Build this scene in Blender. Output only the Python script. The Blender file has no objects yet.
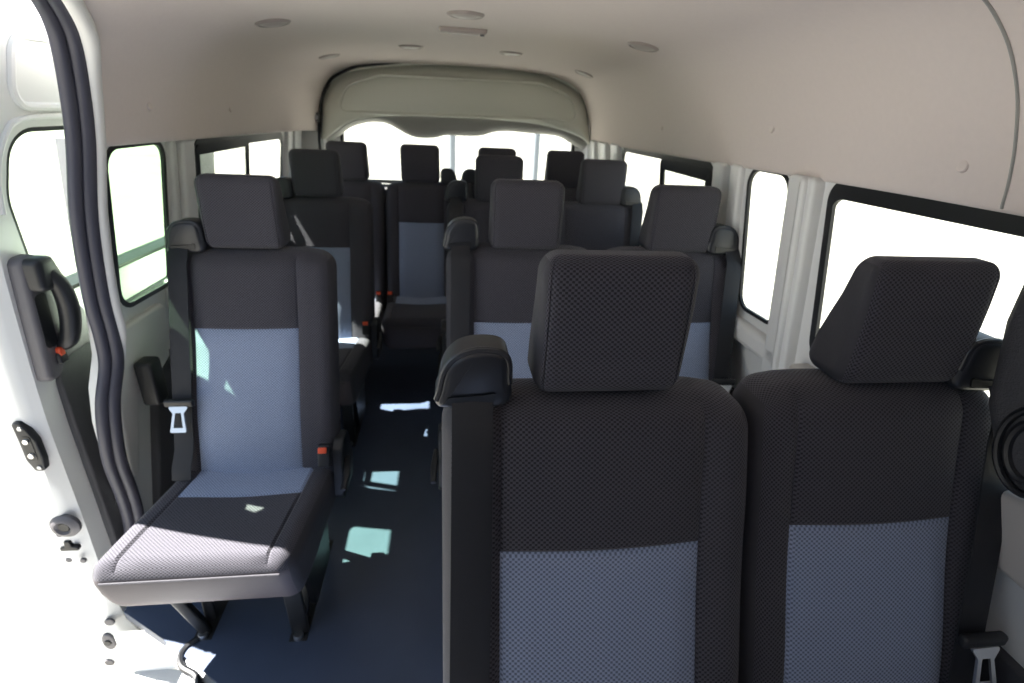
import bpy, bmesh, math, random
from mathutils import Vector, Matrix
random.seed(4)
PI = math.pi
sc = bpy.context.scene
COL = sc.collection

# ------------------------------------------------------------------ materials
def new_mat(name):
    m = bpy.data.materials.new(name); m.use_nodes = True
    nt = m.node_tree
    b = nt.nodes['Principled BSDF']
    return m, nt, b

def plain(name, col, rough=.5, metal=0., spec=.5, noise=0., nscale=40., bump=0., bscale=60., coat=0.):
    m, nt, b = new_mat(name)
    b.inputs['Roughness'].default_value = rough
    b.inputs['Metallic'].default_value = metal
    b.inputs['Specular IOR Level'].default_value = spec
    b.inputs['Coat Weight'].default_value = coat
    b.inputs['Base Color'].default_value = (*col, 1)
    tc = nt.nodes.new('ShaderNodeTexCoord')
    if noise:
        n = nt.nodes.new('ShaderNodeTexNoise'); n.inputs['Scale'].default_value = nscale; n.inputs['Detail'].default_value = 4
        nt.links.new(tc.outputs['Object'], n.inputs['Vector'])
        r = nt.nodes.new('ShaderNodeMix'); r.data_type = 'RGBA'
        r.inputs[6].default_value = (*[c * (1 - noise) for c in col], 1)
        r.inputs[7].default_value = (*[min(1, c * (1 + noise)) for c in col], 1)
        nt.links.new(n.outputs['Fac'], r.inputs[0]); nt.links.new(r.outputs[2], b.inputs['Base Color'])
    if bump:
        n = nt.nodes.new('ShaderNodeTexNoise'); n.inputs['Scale'].default_value = bscale; n.inputs['Detail'].default_value = 5
        nt.links.new(tc.outputs['Object'], n.inputs['Vector'])
        bp = nt.nodes.new('ShaderNodeBump'); bp.inputs['Strength'].default_value = bump; bp.inputs['Distance'].default_value = .01
        nt.links.new(n.outputs['Fac'], bp.inputs['Height']); nt.links.new(bp.outputs['Normal'], b.inputs['Normal'])
    return m

def weave(name, c0, c1, px=.0080, pz=.0070, rough=.85, bump=.5, lo=-.25, hi=.45):
    """honeycomb woven upholstery: staggered cells with raised pale outlines, from the UV map in metres"""
    m, nt, b = new_mat(name)
    b.inputs['Roughness'].default_value = rough
    b.inputs['Specular IOR Level'].default_value = .25
    b.inputs['Sheen Weight'].default_value = .15
    b.inputs['Sheen Roughness'].default_value = .5
    N = nt.nodes.new; L = nt.links.new
    uv = N('ShaderNodeUVMap'); uv.uv_map = 'UVMap'
    sx = N('ShaderNodeSeparateXYZ'); L(uv.outputs['UV'], sx.inputs[0])
    def M(op, a, b_=None):
        n = N('ShaderNodeMath'); n.operation = op
        for i, v in enumerate((a, b_)):
            if v is None: continue
            if isinstance(v, (int, float)): n.inputs[i].default_value = v
            else: L(v, n.inputs[i])
        return n.outputs[0]
    u = M('COSINE', M('MULTIPLY', sx.outputs[0], 2 * PI / px))
    v = M('COSINE', M('MULTIPLY', sx.outputs[1], 2 * PI / pz))
    p = M('MULTIPLY', u, v)
    mr = N('ShaderNodeMapRange'); mr.inputs[1].default_value = lo; mr.inputs[2].default_value = hi
    L(p, mr.inputs[0])
    mix = N('ShaderNodeMix'); mix.data_type = 'RGBA'
    mix.inputs[6].default_value = (*c1, 1); mix.inputs[7].default_value = (*c0, 1)
    L(mr.outputs[0], mix.inputs[0]); L(mix.outputs[2], b.inputs['Base Color'])
    bp = N('ShaderNodeBump'); bp.inputs['Strength'].default_value = bump; bp.inputs['Distance'].default_value = .0015; bp.invert = True
    L(mr.outputs[0], bp.inputs['Height']); L(bp.outputs['Normal'], b.inputs['Normal'])
    return m

def glass(name, tint, refl=.08):
    m, nt, b = new_mat(name)
    nt.nodes.remove(b)
    N = nt.nodes.new; L = nt.links.new
    t = N('ShaderNodeBsdfTransparent'); t.inputs[0].default_value = (*tint, 1)
    g = N('ShaderNodeBsdfGlossy'); g.inputs['Roughness'].default_value = .02
    lw = N('ShaderNodeLayerWeight'); lw.inputs[0].default_value = .5
    pw = N('ShaderNodeMath'); pw.operation = 'POWER'; pw.inputs[1].default_value = 4; L(lw.outputs['Facing'], pw.inputs[0])
    f = N('ShaderNodeMath'); f.operation = 'MULTIPLY_ADD'; f.inputs[1].default_value = .6; f.inputs[2].default_value = .04; L(pw.outputs[0], f.inputs[0])
    mx = N('ShaderNodeMixShader'); L(f.outputs[0], mx.inputs[0]); L(t.outputs[0], mx.inputs[1]); L(g.outputs[0], mx.inputs[2])
    L(mx.outputs[0], nt.nodes['Material Output'].inputs['Surface'])
    return m

def pavement(name):
    m, nt, b = new_mat(name)
    N = nt.nodes.new; L = nt.links.new
    tc = N('ShaderNodeTexCoord'); n = N('ShaderNodeTexNoise'); n.inputs['Scale'].default_value = .35; n.inputs['Detail'].default_value = 6
    L(tc.outputs['Object'], n.inputs['Vector'])
    cr = N('ShaderNodeValToRGB'); cr.color_ramp.elements[0].color = (.20, .19, .16, 1); cr.color_ramp.elements[1].color = (.25, .243, .22, 1)
    cr.color_ramp.elements[0].position = .35; cr.color_ramp.elements[1].position = .65
    L(n.outputs['Fac'], cr.inputs[0]); L(cr.outputs[0], b.inputs['Base Color']); b.inputs['Roughness'].default_value = .9
    return m

DK0, DK1 = (.023, .0224, .028), (.084, .081, .099)
LT0, LT1 = (.148, .178, .25), (.35, .415, .575)
M = dict(
    dark=weave('charcoal_weave', DK0, DK1),
    light=weave('blue_grey_weave', LT0, LT1),
    side=plain('seat_side_cloth', (.040, .039, .047), .75, noise=.12, nscale=300, bump=.15, bscale=500),
    vinyl=plain('seat_front_vinyl', (.066, .055, .064), .6, noise=.05, bump=.05, bscale=200),
    black=plain('black_plastic', (.014, .015, .018), .42, bump=.05, bscale=400),
    gblack=plain('moulded_belt_cover_plastic', (.022, .024, .030), .33),
    belt=plain('belt_webbing', (.0125, .0135, .018), .62, bump=.12, bscale=900),
    steel=plain('bright_steel', (.72, .72, .72), .28, metal=1.),
    dsteel=plain('black_painted_steel', (.018, .019, .021), .38),
    bolt=plain('zinc_bolt', (.45, .46, .48), .35, metal=1.),
    red=plain('orange_red_button', (.75, .09, .03), .4),
    floor=plain('navy_floor_vinyl', (.062, .084, .138), .34, noise=.2, nscale=5, bump=.22, bscale=9),
    head=plain('beige_headliner_cloth', (.73, .655, .62), .92, spec=.1, noise=.03, nscale=90, bump=.05, bscale=700),
    white=plain('white_body_paint', (.78, .785, .77), .34, coat=.2),
    wtrim=plain('off_white_trim_plastic', (.76, .76, .74), .5),
    green=plain('pale_tailgate_plastic', (.72, .73, .66), .36),
    lip=plain('grey_trim_lip', (.34, .34, .32), .5),
    dtrim=plain('dark_grey_trim_board', (.055, .055, .062), .7, noise=.1, bump=.2, bscale=300),
    gtrim=plain('mid_grey_plastic', (.115, .11, .12), .5, bump=.1, bscale=300),
    rubber=plain('blue_black_rubber_seal', (.050, .050, .070), .5),
    gasket=plain('black_window_gasket', (.010, .011, .013), .4),
    glass=glass('clear_window_glass', (.93, .97, .93)),
    tint=glass('green_tinted_glass', (.70, .86, .70)),
    lens=plain('lamp_lens', (.40, .36, .34), .3),
    lampring=plain('lamp_ring', (.36, .31, .29), .45),
    beige=plain('beige_sill_plastic', (.50, .47, .44), .5),
    ground=pavement('pale_concrete'),
    step=plain('ribbed_step_plate', (.40, .41, .42), .45),
    pole=plain('painted_pole', (.22, .24, .27), .5),
)

# ------------------------------------------------------------------ mesh builder
class MB:
    def __init__(s): s.v = []; s.f = []; s.mi = []; s.uv = []; s.mats = []
    def mat(s, m):
        if m not in s.mats: s.mats.append(m)
        return s.mats.index(m)
    def add(s, verts, faces, m=None, uvs=None):
        o = len(s.v); s.v += [Vector(p) for p in verts]
        k = s.mat(m)
        for i, f in enumerate(faces):
            s.f.append([a + o for a in f]); s.mi.append(k)
            s.uv.append(uvs[i] if uvs else None)
    def build(s, name, parent=None, loc=None, sharp=38):
        me = bpy.data.meshes.new(name)
        me.from_pydata([tuple(p) for p in s.v], [], s.f)
        for m in s.mats: me.materials.append(M[m])
        me.polygons.foreach_set('material_index', s.mi)
        me.polygons.foreach_set('use_smooth', [True] * len(s.f))
        if any(u is not None for u in s.uv):
            l = me.uv_layers.new(name='UVMap'); k = 0
            for u, f in zip(s.uv, s.f):
                for j in range(len(f)):
                    l.data[k].uv = u[j] if u else (0, 0); k += 1
        me.update()
        bm = bmesh.new(); bm.from_mesh(me); bmesh.ops.recalc_face_normals(bm, faces=bm.faces); bm.to_mesh(me); bm.free()
        me.set_sharp_from_angle(angle=math.radians(sharp))
        o = bpy.data.objects.new(name, me); COL.objects.link(o)
        if parent is not None: o.parent = parent
        if loc is not None: o.location = loc
        return o
    # ---- shapes
    def box(s, c, size, m, r=0.006, rot=None, seg=2):
        """rounded box"""
        cx, cy, cz = c; a = [d / 2 for d in size]; r = min(r, *[x * .99 for x in a])
        ang = [PI / 4 - i * PI / 4 / seg for i in range(seg + 1)]
        def line(h): 
            e = [h - r + r * math.tan(t) for t in ang]   # h .. h-r
            return [-x for x in e] + e[::-1]
        g = [line(x) for x in a]
        idx = {}; vs = []; fs = []
        def P(p):
            k = tuple(round(x, 7) for x in p)
            if k not in idx:
                q = [max(-a[i] + r, min(a[i] - r, p[i])) for i in range(3)]
                d = Vector([p[i] - q[i] for i in range(3)])
                if d.length > 1e-9: d = d.normalized() * r
                w = Vector(q) + d
                if rot is not None: w = rot @ w
                idx[k] = len(vs); vs.append(w + Vector(c))
            return idx[k]
        for ax in range(3):
            b, d = [(1, 2), (2, 0), (0, 1)][ax]
            for sgn in (-1, 1):
                for i in range(len(g[b]) - 1):
                    for j in range(len(g[d]) - 1):
                        quad = []
                        for (ii, jj) in ((i, j), (i + 1, j), (i + 1, j + 1), (i, j + 1)):
                            p = [0, 0, 0]; p[ax] = sgn * a[ax]; p[b] = g[b][ii]; p[d] = g[d][jj]
                            quad.append(P(p))
                        if len(set(quad)) > 2: fs.append(quad)
        s.add(vs, fs, m)
    def tube(s, pts, r, m, n=8, closed=False, flat=1.0):
        pts = [Vector(p) for p in pts]; N = len(pts); vs = []; fs = []
        up = None
        for i, p in enumerate(pts):
            if closed: t = (pts[(i + 1) % N] - pts[i - 1]).normalized()
            else: t = (pts[min(i + 1, N - 1)] - pts[max(i - 1, 0)]).normalized()
            if up is None:
                up = Vector((0, 0, 1)) if abs(t.z) < .9 else Vector((0, 1, 0))
            a = t.cross(up).normalized(); b = a.cross(t).normalized(); up = b
            rr = r[i] if isinstance(r, (list, tuple)) else r
            for k in range(n):
                w = 2 * PI * k / n
                vs.append(p + a * math.cos(w) * rr + b * math.sin(w) * rr * flat)
        for i in range(N if closed else N - 1):
            for k in range(n):
                j = (i + 1) % N
                fs.append([i * n + k, i * n + (k + 1) % n, j * n + (k + 1) % n, j * n + k])
        if not closed:
            fs.append(list(range(n))[::-1]); fs.append([(N - 1) * n + k for k in range(n)])
        s.add(vs, fs, m)
    def disc(s, c, axis, r, h, m, n=24, prof=None):
        """turned shape: prof is [(radius, height)] along axis"""
        axis = Vector(axis).normalized(); up = Vector((0, 0, 1)) if abs(axis.z) < .9 else Vector((0, 1, 0))
        a = axis.cross(up).normalized(); b = a.cross(axis)
        prof = prof or [(r, 0), (r, h * .7), (r * .85, h)]
        vs = []; fs = []
        for (rr, hh) in prof:
            for k in range(n):
                w = 2 * PI * k / n
                vs.append(Vector(c) + axis * hh + (a * math.cos(w) + b * math.sin(w)) * rr)
        for i in range(len(prof) - 1):
            for k in range(n):
                fs.append([i * n + k, i * n + (k + 1) % n, (i + 1) * n + (k + 1) % n, (i + 1) * n + k])
        fs.append(list(range(n))[::-1]); fs.append([(len(prof) - 1) * n + k for k in range(n)])
        s.add(vs, fs, m)
    def prism(s, outline, d0, d1, m, fmap, bev=0.0, seg=3):
        """closed 2D outline (u,v) extruded along w from d0 (front) to d1; front edge rounded by bev; fmap(u,v,w)->xyz"""
        n = len(outline); O = [Vector(p) for p in outline]
        area = sum(O[i].x * O[(i + 1) % n].y - O[(i + 1) % n].x * O[i].y for i in range(n))
        if area < 0: O = O[::-1]
        nor = []
        for i in range(n):
            t1 = (O[i] - O[i - 1]).normalized(); t2 = (O[(i + 1) % n] - O[i]).normalized()
            q = Vector((-(t1 + t2).y, (t1 + t2).x)); nor.append(q.normalized() if q.length > 1e-9 else Vector((-t2.y, t2.x)))
        sg = 1 if d1 > d0 else -1
        loops = []
        if bev:
            for k in range(seg + 1):
                th = PI / 2 * k / seg
                off = bev * (1 - math.sin(th)); w = d0 + sg * bev * (1 - math.cos(th))
                loops.append(([O[i] + nor[i] * off for i in range(n)], w))
        else: loops.append((O, d0))
        loops.append((O, d1))
        vs = [Vector(fmap(p.x, p.y, w)) for (L, w) in loops for p in L]; fs = []
        for i in range(len(loops) - 1):
            for k in range(n):
                fs.append([i * n + k, i * n + (k + 1) % n, (i + 1) * n + (k + 1) % n, (i + 1) * n + k])
        fs.append(list(range(n))[::-1]); fs.append([(len(loops) - 1) * n + k for k in range(n)])
        s.add(vs, fs, m)
    def ring(s, outer, inner, d0, d1, m, fmap):
        """frame between two outlines of equal count"""
        n = len(outer); vs = []; fs = []
        for (L, w) in ((outer, d0), (inner, d0), (inner, d1), (outer, d1)):
            vs += [Vector(fmap(p[0], p[1], w)) for p in L]
        for i in range(4):
            j = (i + 1) % 4
            for k in range(n):
                fs.append([i * n + k, i * n + (k + 1) % n, j * n + (k + 1) % n, j * n + k])
        s.add(vs, fs, m)
    def sheet(s, outer, holes, m, fmap, w=0., step=None):
        """flat outline with holes, filled; fmap(u,v,w)->xyz"""
        from mathutils.geometry import delaunay_2d_cdt
        pts = []; edges = []
        def loop(L):
            o = len(pts); n = len(L); pts.extend([Vector(p) for p in L]); edges.extend([(o + i, o + (i + 1) % n) for i in range(n)])
        loop(outer)
        for h in holes: loop(h)
        def inside(p, L):
            c = False; n = len(L)
            for i in range(n):
                x1, y1 = L[i]; x2, y2 = L[(i + 1) % n]
                if (y1 > p[1]) != (y2 > p[1]) and p[0] < (x2 - x1) * (p[1] - y1) / (y2 - y1) + x1: c = not c
            return c
        if step:
            xs = [p[0] for p in outer]; ys = [p[1] for p in outer]
            a = min(xs) + step / 2
            while a < max(xs):
                b = min(ys) + step / 2
                while b < max(ys):
                    if inside((a, b), outer) and not any(inside((a, b), h) for h in holes): pts.append(Vector((a, b)))
                    b += step
                a += step
        r = delaunay_2d_cdt(pts, edges, [], 0, 1e-6)
        V2, F = r[0], r[2]; fs = []
        for f in F:
            c = sum((V2[i] for i in f), Vector((0, 0))) / len(f)
            if inside(c, outer) and not any(inside(c, h) for h in holes): fs.append(list(f))
        s.add([fmap(p.x, p.y, w) for p in V2], fs, m)
    def wallstrip(s, L, d0, d1, m, fmap):
        n = len(L)
        s.add([fmap(p[0], p[1], d) for d in (d0, d1) for p in L], [[k, (k + 1) % n, n + (k + 1) % n, n + k] for k in range(n)], m)

def rpoly(corners, r, n=6):
    """rounded polygon; r a number or one per corner"""
    out = []; N = len(corners); C = [Vector(c) for c in corners]
    for i in range(N):
        rr = r[i] if isinstance(r, (list, tuple)) else r
        a = (C[i - 1] - C[i]); b = (C[(i + 1) % N] - C[i])
        la, lb = a.length, b.length; a.normalize(); b.normalize()
        ang = a.angle(b); t = min(rr / math.tan(ang / 2), la * .49, lb * .49); q = t * math.tan(ang / 2)
        cen = C[i] + (a + b).normalized() * (q / math.sin(ang / 2))
        p0 = C[i] + a * t - cen; p1 = C[i] + b * t - cen
        a0 = math.atan2(p0.y, p0.x); a1 = math.atan2(p1.y, p1.x); d = (a1 - a0 + PI) % (2 * PI) - PI
        for k in range(n + 1):
            w = a0 + d * k / n; out.append((cen.x + q * math.cos(w), cen.y + q * math.sin(w)))
    return out

def inset(L, d):
    n = len(L); O = [Vector(p) for p in L]
    area = sum(O[i].x * O[(i + 1) % n].y - O[(i + 1) % n].x * O[i].y for i in range(n)); sg = 1 if area > 0 else -1
    out = []
    for i in range(n):
        t = ((O[i] - O[i - 1]).normalized() + (O[(i + 1) % n] - O[i]).normalized()).normalized()
        out.append(tuple(O[i] + Vector((-t.y, t.x)) * d * sg))
    return out

def smooth_path(pts, n=6, closed=False):
    P = [Vector(p) for p in pts]; N = len(P); out = []
    for i in range(N if closed else N - 1):
        p0 = P[i - 1] if (i > 0 or closed) else P[0] * 2 - P[1]
        p1 = P[i]; p2 = P[(i + 1) % N]; p3 = P[(i + 2) % N] if (closed or i + 2 < N) else P[-1] * 2 - P[-2]
        for k in range(n):
            t = k / n
            out.append(.5 * ((2 * p1) + (p2 - p0) * t + (2 * p0 - 5 * p1 + 4 * p2 - p3) * t * t + (3 * p1 - p0 - 3 * p2 + p3) * t ** 3))
    if not closed: out.append(P[-1])
    return out

def tag(o, label, cat, group=None, kind=None):
    o['label'] = label; o['category'] = cat
    if group: o['group'] = group
    if kind: o['kind'] = kind
    return o
def empty(name, loc, label=None, cat=None, group=None, kind=None):
    o = bpy.data.objects.new(name, None); o.empty_display_size = .1; COL.objects.link(o); o.location = loc
    if label: tag(o, label, cat, group, kind)
    return o
def kids(o): return [c for c in COL.objects if c.parent == o]
def copy_tree(o, parent=None):
    c = o.copy(); COL.objects.link(c); c.parent = parent
    for ch in kids(o): copy_tree(ch, c)
    return c

def S(a, b, t):
    t = max(0, min(1, (t - a) / (b - a))); return t * t * (3 - 2 * t)

# ------------------------------------------------------------------ padded cushions
def axis_lines(L, r, extra, seg=5, step=.045):
    """grid lines 0..L with rounded-edge spacing at both ends, extra lines (seams) and even filling"""
    e = [r * (1 - math.tan(PI / 4 - i * PI / 4 / seg)) for i in range(seg + 1)]
    xs = e + [L - x for x in e] + list(extra)
    xs = sorted(set(round(x, 5) for x in xs)); out = [xs[0]]
    for x in xs[1:]:
        k = max(1, int(math.ceil((x - out[-1]) / step)));  a = out[-1]
        for i in range(1, k + 1): out.append(a + (x - a) * i / k)
    return out

def pad(W, T, H, r, deform, classify, seam, uextra=(), vextra=(), textra=(), face='y'):
    """Padded block 0..W x 0..T x 0..H with rounded edges. classify(rest centre, side)->(group, material); seam(rest)->depth pushed in on the
    front (face 'y': y=0 side, 'z': z=H side). Returns {group: MB}."""
    gx = axis_lines(W, r, uextra); gy = axis_lines(T, r, textra); gz = axis_lines(H, r, vextra)
    G = [gx, gy, gz]; dim = [W, T, H]; out = {}
    def pos(p, side):
        q = [max(r, min(dim[i] - r, p[i])) for i in range(3)]
        d = Vector([p[i] - q[i] for i in range(3)])
        if d.length > 1e-9: d = d.normalized() * r
        w = Vector(q) + d
        k = seam(p)
        if face == 'y' and p[1] < 1e-6: w.y += k
        if face == 'z' and p[2] > H - 1e-6: w.z -= k
        return Vector(deform(w.x, w.y, w.z))
    for ax in range(3):
        b, d = [(1, 2), (0, 2), (0, 1)][ax]
        for sgn in (0, 1):
            for i in range(len(G[b]) - 1):
                for j in range(len(G[d]) - 1):
                    rest = []
                    for (ii, jj) in ((i, j), (i + 1, j), (i + 1, j + 1), (i, j + 1)):
                        p = [0, 0, 0]; p[ax] = sgn * dim[ax]; p[b] = G[b][ii]; p[d] = G[d][jj]; rest.append(p)
                    cen = [sum(p[t] for p in rest) / 4 for t in range(3)]
                    g, m = classify(cen, (ax, sgn))
                    mb = out.setdefault(g, MB())
                    mb.add([pos(p, (ax, sgn)) for p in rest], [[0, 1, 2, 3]], m, [[(p[b], p[d]) for p in rest]])
    for mb in out.values(): weld(mb)
    return out

def weld(mb):
    idx = {}; vs = []; mp = []
    for p in mb.v:
        k = (round(p.x, 5), round(p.y, 5), round(p.z, 5))
        if k not in idx: idx[k] = len(vs); vs.append(p)
        mp.append(idx[k])
    mb.v = vs; F = []; MI = []; UV = []
    for f, m, u in zip(mb.f, mb.mi, mb.uv):
        g = [mp[i] for i in f]
        if len(set(g)) < 3: continue
        if len(set(g)) == 3:
            keep = [i for i in range(4) if g[i] not in g[:i]]; g = [g[i] for i in keep]; u = [u[i] for i in keep] if u else None
        F.append(g); MI.append(m); UV.append(u)
    mb.f, mb.mi, mb.uv = F, MI, UV

ZB, ZT = .40, 1.058          # backrest foot and crown heights
def yfront(z): return -.012 - .27 * (1.05 - z) - .08 * (1.05 - z) ** 2

def seat_unit(root, x0, W, side, S0=1.0, cushion=True, dy=0.0, belt=True, hang=.62, wide=0.0, latch=True, pan=None, hz=1.056, hw=.214, skew=0., hx=.004, gx=-.004, slant=-.012):
    """One sitting place: backrest, headrest, cushion, belt. x0 = left edge; side -1 when the belt runs down its left, 1 for the right.
    y = 0 is the front of the headrest; the sitter faces -y."""
    k = W / .455
    mx = (lambda x: x0 + x) if side < 0 else (lambda x: x0 + W - x)
    a, b = pan or (.080 * k, .372 * k)                        # insert between these (from the belt side)
    vs = .452                                        # insert's top edge, up from the backrest foot
    H = ZT - ZB; T = .115
    def dform(x, y, z):
        zz = ZB + z
        f = yfront(zz) + dy
        bol = .010 * (S(b, W, x) + S(a, 0, x)) * (1 - S(.50, .66, z))
        belly = .008 * math.sin(PI * min(1, max(0, (x - a) / (b - a)))) + .014 * math.exp(-((z - .22) / .13) ** 2)
        front = 1 - y / T
        tz = -.010 * S(.1, 0, x) * S(.5, .66, z) - .012 * S(W - .10, W, x) * S(.5, .66, z)
        return (mx(x), f + y - (bol + belly) * max(0, front), zz + tz)
    def seam(p):
        x, z = p[0], p[2]
        if abs(x - a) < 1e-4 or abs(x - b) < 1e-4: return .0045
        if abs(z - vs) < 1e-4 and a < x < b: return .0045
        return 0
    def cls(c, sd):
        if sd == (1, 0):
            if a < c[0] < b and c[2] < vs: return 'insert', 'light'
            return 'main', 'dark'
        if sd[0] == 2: return 'main', 'dark'
        if sd[0] == 0: return 'main', 'side'
        return 'main', 'side'
    ux = [a - .006, a, a + .006, b - .006, b, b + .006]; vx = [vs - .006, vs, vs + .006]
    P = pad(W, T, H, .045, dform, cls, seam, ux, vx)
    back = P['main'].build('backrest', root)
    o = P['insert'].build('insert_panel', back); o['label'] = 'blue-grey woven insert panel'
    # headrest: wedge, thick foot, thin rounded crown
    hh, ht = .200, .098
    hc = (a + b) / 2 + hx
    def hform(x, y, z):
        t = z / hh
        xx = (x - hw / 2) * (1 - .01 * t) + hc
        yy = y * (1 - .52 * S(.1, 1, t)) + .006 * t
        yy -= .006 * math.sin(PI * t) * (1 - y / ht)
        return (mx(xx), yy + dy, hz + z)
    def hcls(c, sd):
        if sd == (1, 0) or sd[0] == 2: return 'main', 'dark'
        return 'main', 'side'
    def hseam(p):
        return .003 if (abs(p[0] - .010) < 1e-4 or abs(p[0] - (hw - .010)) < 1e-4) else 0
    hp = pad(hw, ht, hh, .027, hform, hcls, hseam, [.010, hw - .010, .004, hw - .004])
    hr = hp['main'].build('headrest', root)
    for px in (-.055, .055):
        mb = MB(); X = mx(hc + px)
        mb.tube([(X, .045 + dy, 1.02), (X, .045 + dy, 1.09)], .006, 'steel', 10)
        mb.disc((X, .045 + dy, 1.050), (0, 0, 1), .013, .014, 'black')
        mb.build('headrest_post', hr)
    # belt guide on the outer shoulder
    if belt:
        gx0, gz0 = gx, 1.053
        prof = [(.000, .000), (.001, .040), (.008, .078), (.024, .104), (.046, .115), (.074, .115), (.090, .106), (.096, .088), (.097, .060), (.100, .022), (.092, .004), (.070, -.004)]
        prof = [tuple(p) for p in [(q.x, q.y) for q in smooth_path([(u, v, 0) for u, v in prof], 4, True)]]
        fm = lambda u, v, w: (mx(gx0 + u * min(1, k + .05)), w + .022 + dy, gz0 + v * .74)
        mb = MB(); mb.prism(prof, -.030, .026, 'gblack', fm, .014, 4)
        g = mb.build('belt_guide', root)
        mb = MB(); slot = rpoly([(.012, .010), (.074, .012), (.078, .036), (.060, .030), (.012, .026)], .004, 3)
        mb.prism(slot, -.033, -.02, 'gasket', fm); mb.build('belt_slot', g)
        mb = MB(); mb.tube([fm(u + .003 * (1 if u < .05 else -1), v - .003, -.022) for u, v in prof[2:34]], .0055, 'gblack', 8); mb.build('guide_rim', g)
        # webbing
        mb = MB(); w0, w1 = (.014 * k, .068 * k) if not pan else (.004, .054)
        zs = [1.062, 1.055, 1.03, .98, .92, .85, .78, .70, .62, .54, .50, .47]
        pts = []
        for z in zs:
            y = yfront(z) + dy - .016 - .012 * S(1.0, .8, z) - (.004 if z > 1.03 else .004)
            if z < .52: y -= .02
            sl = slant * (1.05 - z)
            pts.append((z, y, sl))
        pts[0] = (1.072, dy - .004, 0.); pts[1] = (1.062, dy - .0135, 0.); pts.insert(2, (1.046, dy - .024, 0.))
        vsx = []; fs = []
        for (z, y, sl) in pts:
            for (xx, yy) in ((w0, y), ((w0 + w1) / 2, y - .002), (w1, y), (w1, y + .0025), ((w0 + w1) / 2, y + .0005), (w0, y + .0025)):
                vsx.append((mx(xx + sl), yy, z))
        for i in range(len(pts) - 1):
            for j in range(6):
                fs.append([i * 6 + j, i * 6 + (j + 1) % 6, (i + 1) * 6 + (j + 1) % 6, (i + 1) * 6 + j])
        mb.add(vsx, fs, 'belt'); bl = mb.build('seat_belt', root, sharp=60)
        if latch:
            z = hang; y = yfront(z) + dy - .050; cx = (w0 + w1) / 2 + slant * (1.05 - z)
            lt = MB(); lt.box((mx(cx), y, z), (.082 * k, .016, .022), 'black', .006)
            L0 = lt.build('belt_tongue', bl)
            f2 = lambda u, v, w: (mx(cx + u), y + w + v * .42 - .004, z + v)
            out_ = rpoly([(-.027, -.006), (.027, -.006), (.014, -.024), (.021, -.072), (-.021, -.072), (-.014, -.024)], .003, 2)
            inn = rpoly([(-.007, -.022), (.007, -.022), (.008, -.026), (.012, -.060), (-.012, -.060), (-.008, -.026)], .001, 2)
            lt = MB(); lt.ring(out_, inn, -.003, .002, 'steel', f2); o = lt.build('latch_plate', L0); o['label'] = 'bright steel latch plate'
    if not cushion: return
    CH, CD = .128, .40
    wd = wide
    ca, cb = .062 * k, W - .062 * k
    ins = .235
    def cform(x, y, z):
        yy = y - .535 + dy
        t = 1 - y / CD
        xx = x - wd * S(.05, 1, t) * S(W * .5, 0, x) - skew * t
        sag = -.010 * math.exp(-((x - W / 2) / .12) ** 2) * math.exp(-((y - .25) / .15) ** 2)
        zz = .325 + z + .016 * (1 - t) * (z / CH) - .062 * S(.2, .85, t) * (1 - z / CH) + sag * (z / CH)
        yy += .035 * S(CH * .75, 0, z) * S(.25, 1, t)
        zz += .03 * S(.3, 1, 1 - z / CH) * S(.5, 0, t) * 0
        return (mx(xx), yy, zz)
    def cseam(p):
        if abs(p[0] - ca) < 1e-4 or abs(p[0] - cb) < 1e-4: return .0045
        if abs(p[1] - ins) < 1e-4 and ca < p[0] < cb: return .0045
        return 0
    def ccls(c, sd):
        if sd == (2, 1):
            if ca < c[0] < cb and c[1] > ins: return 'insert', 'light'
            return 'main', 'dark'
        if sd == (1, 0): return 'main', ('dark' if c[2] > CH * .80 else 'vinyl')
        return 'main', 'side'
    P = pad(W, CD, CH, .038, cform, ccls, cseam, [ca - .006, ca, ca + .006, cb - .006, cb, cb + .006], [], [ins - .006, ins, ins + .006], face='z')
    cu = P['main'].build('cushion', root)
    o = P['insert'].build('insert_panel', cu); o['label'] = 'blue-grey woven insert panel'
    # piping between top cloth and front facing
    mb = MB(); n = 14
    mb.tube([Vector(cform(.03 + (W - .06) * i / n, -.001, CH * .76)) for i in range(n + 1)], .0028, 'side', 6)
    mb.build('piping', cu)

def buckle(root, x, y, z, lean=.0):
    mb = MB(); R = Matrix.Rotation(math.radians(-22), 3, 'X') @ Matrix.Rotation(lean, 3, 'Y')
    mb.tube([(x, y + .07, z - .11), (x, y + .035, z - .06), (x, y, z)], .011, 'black', 8, flat=.6)
    b = mb.build('buckle_strap', root)
    mb = MB(); mb.box((x, y - .008, z + .022), (.036, .026, .066), 'black', .007, R)
    h = mb.build('buckle', b)
    mb = MB(); mb.box((x, y - .024, z + .050), (.024, .010, .017), 'red', .003, R); o = mb.build('release_button', h); o['label'] = 'orange-red release button'

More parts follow.
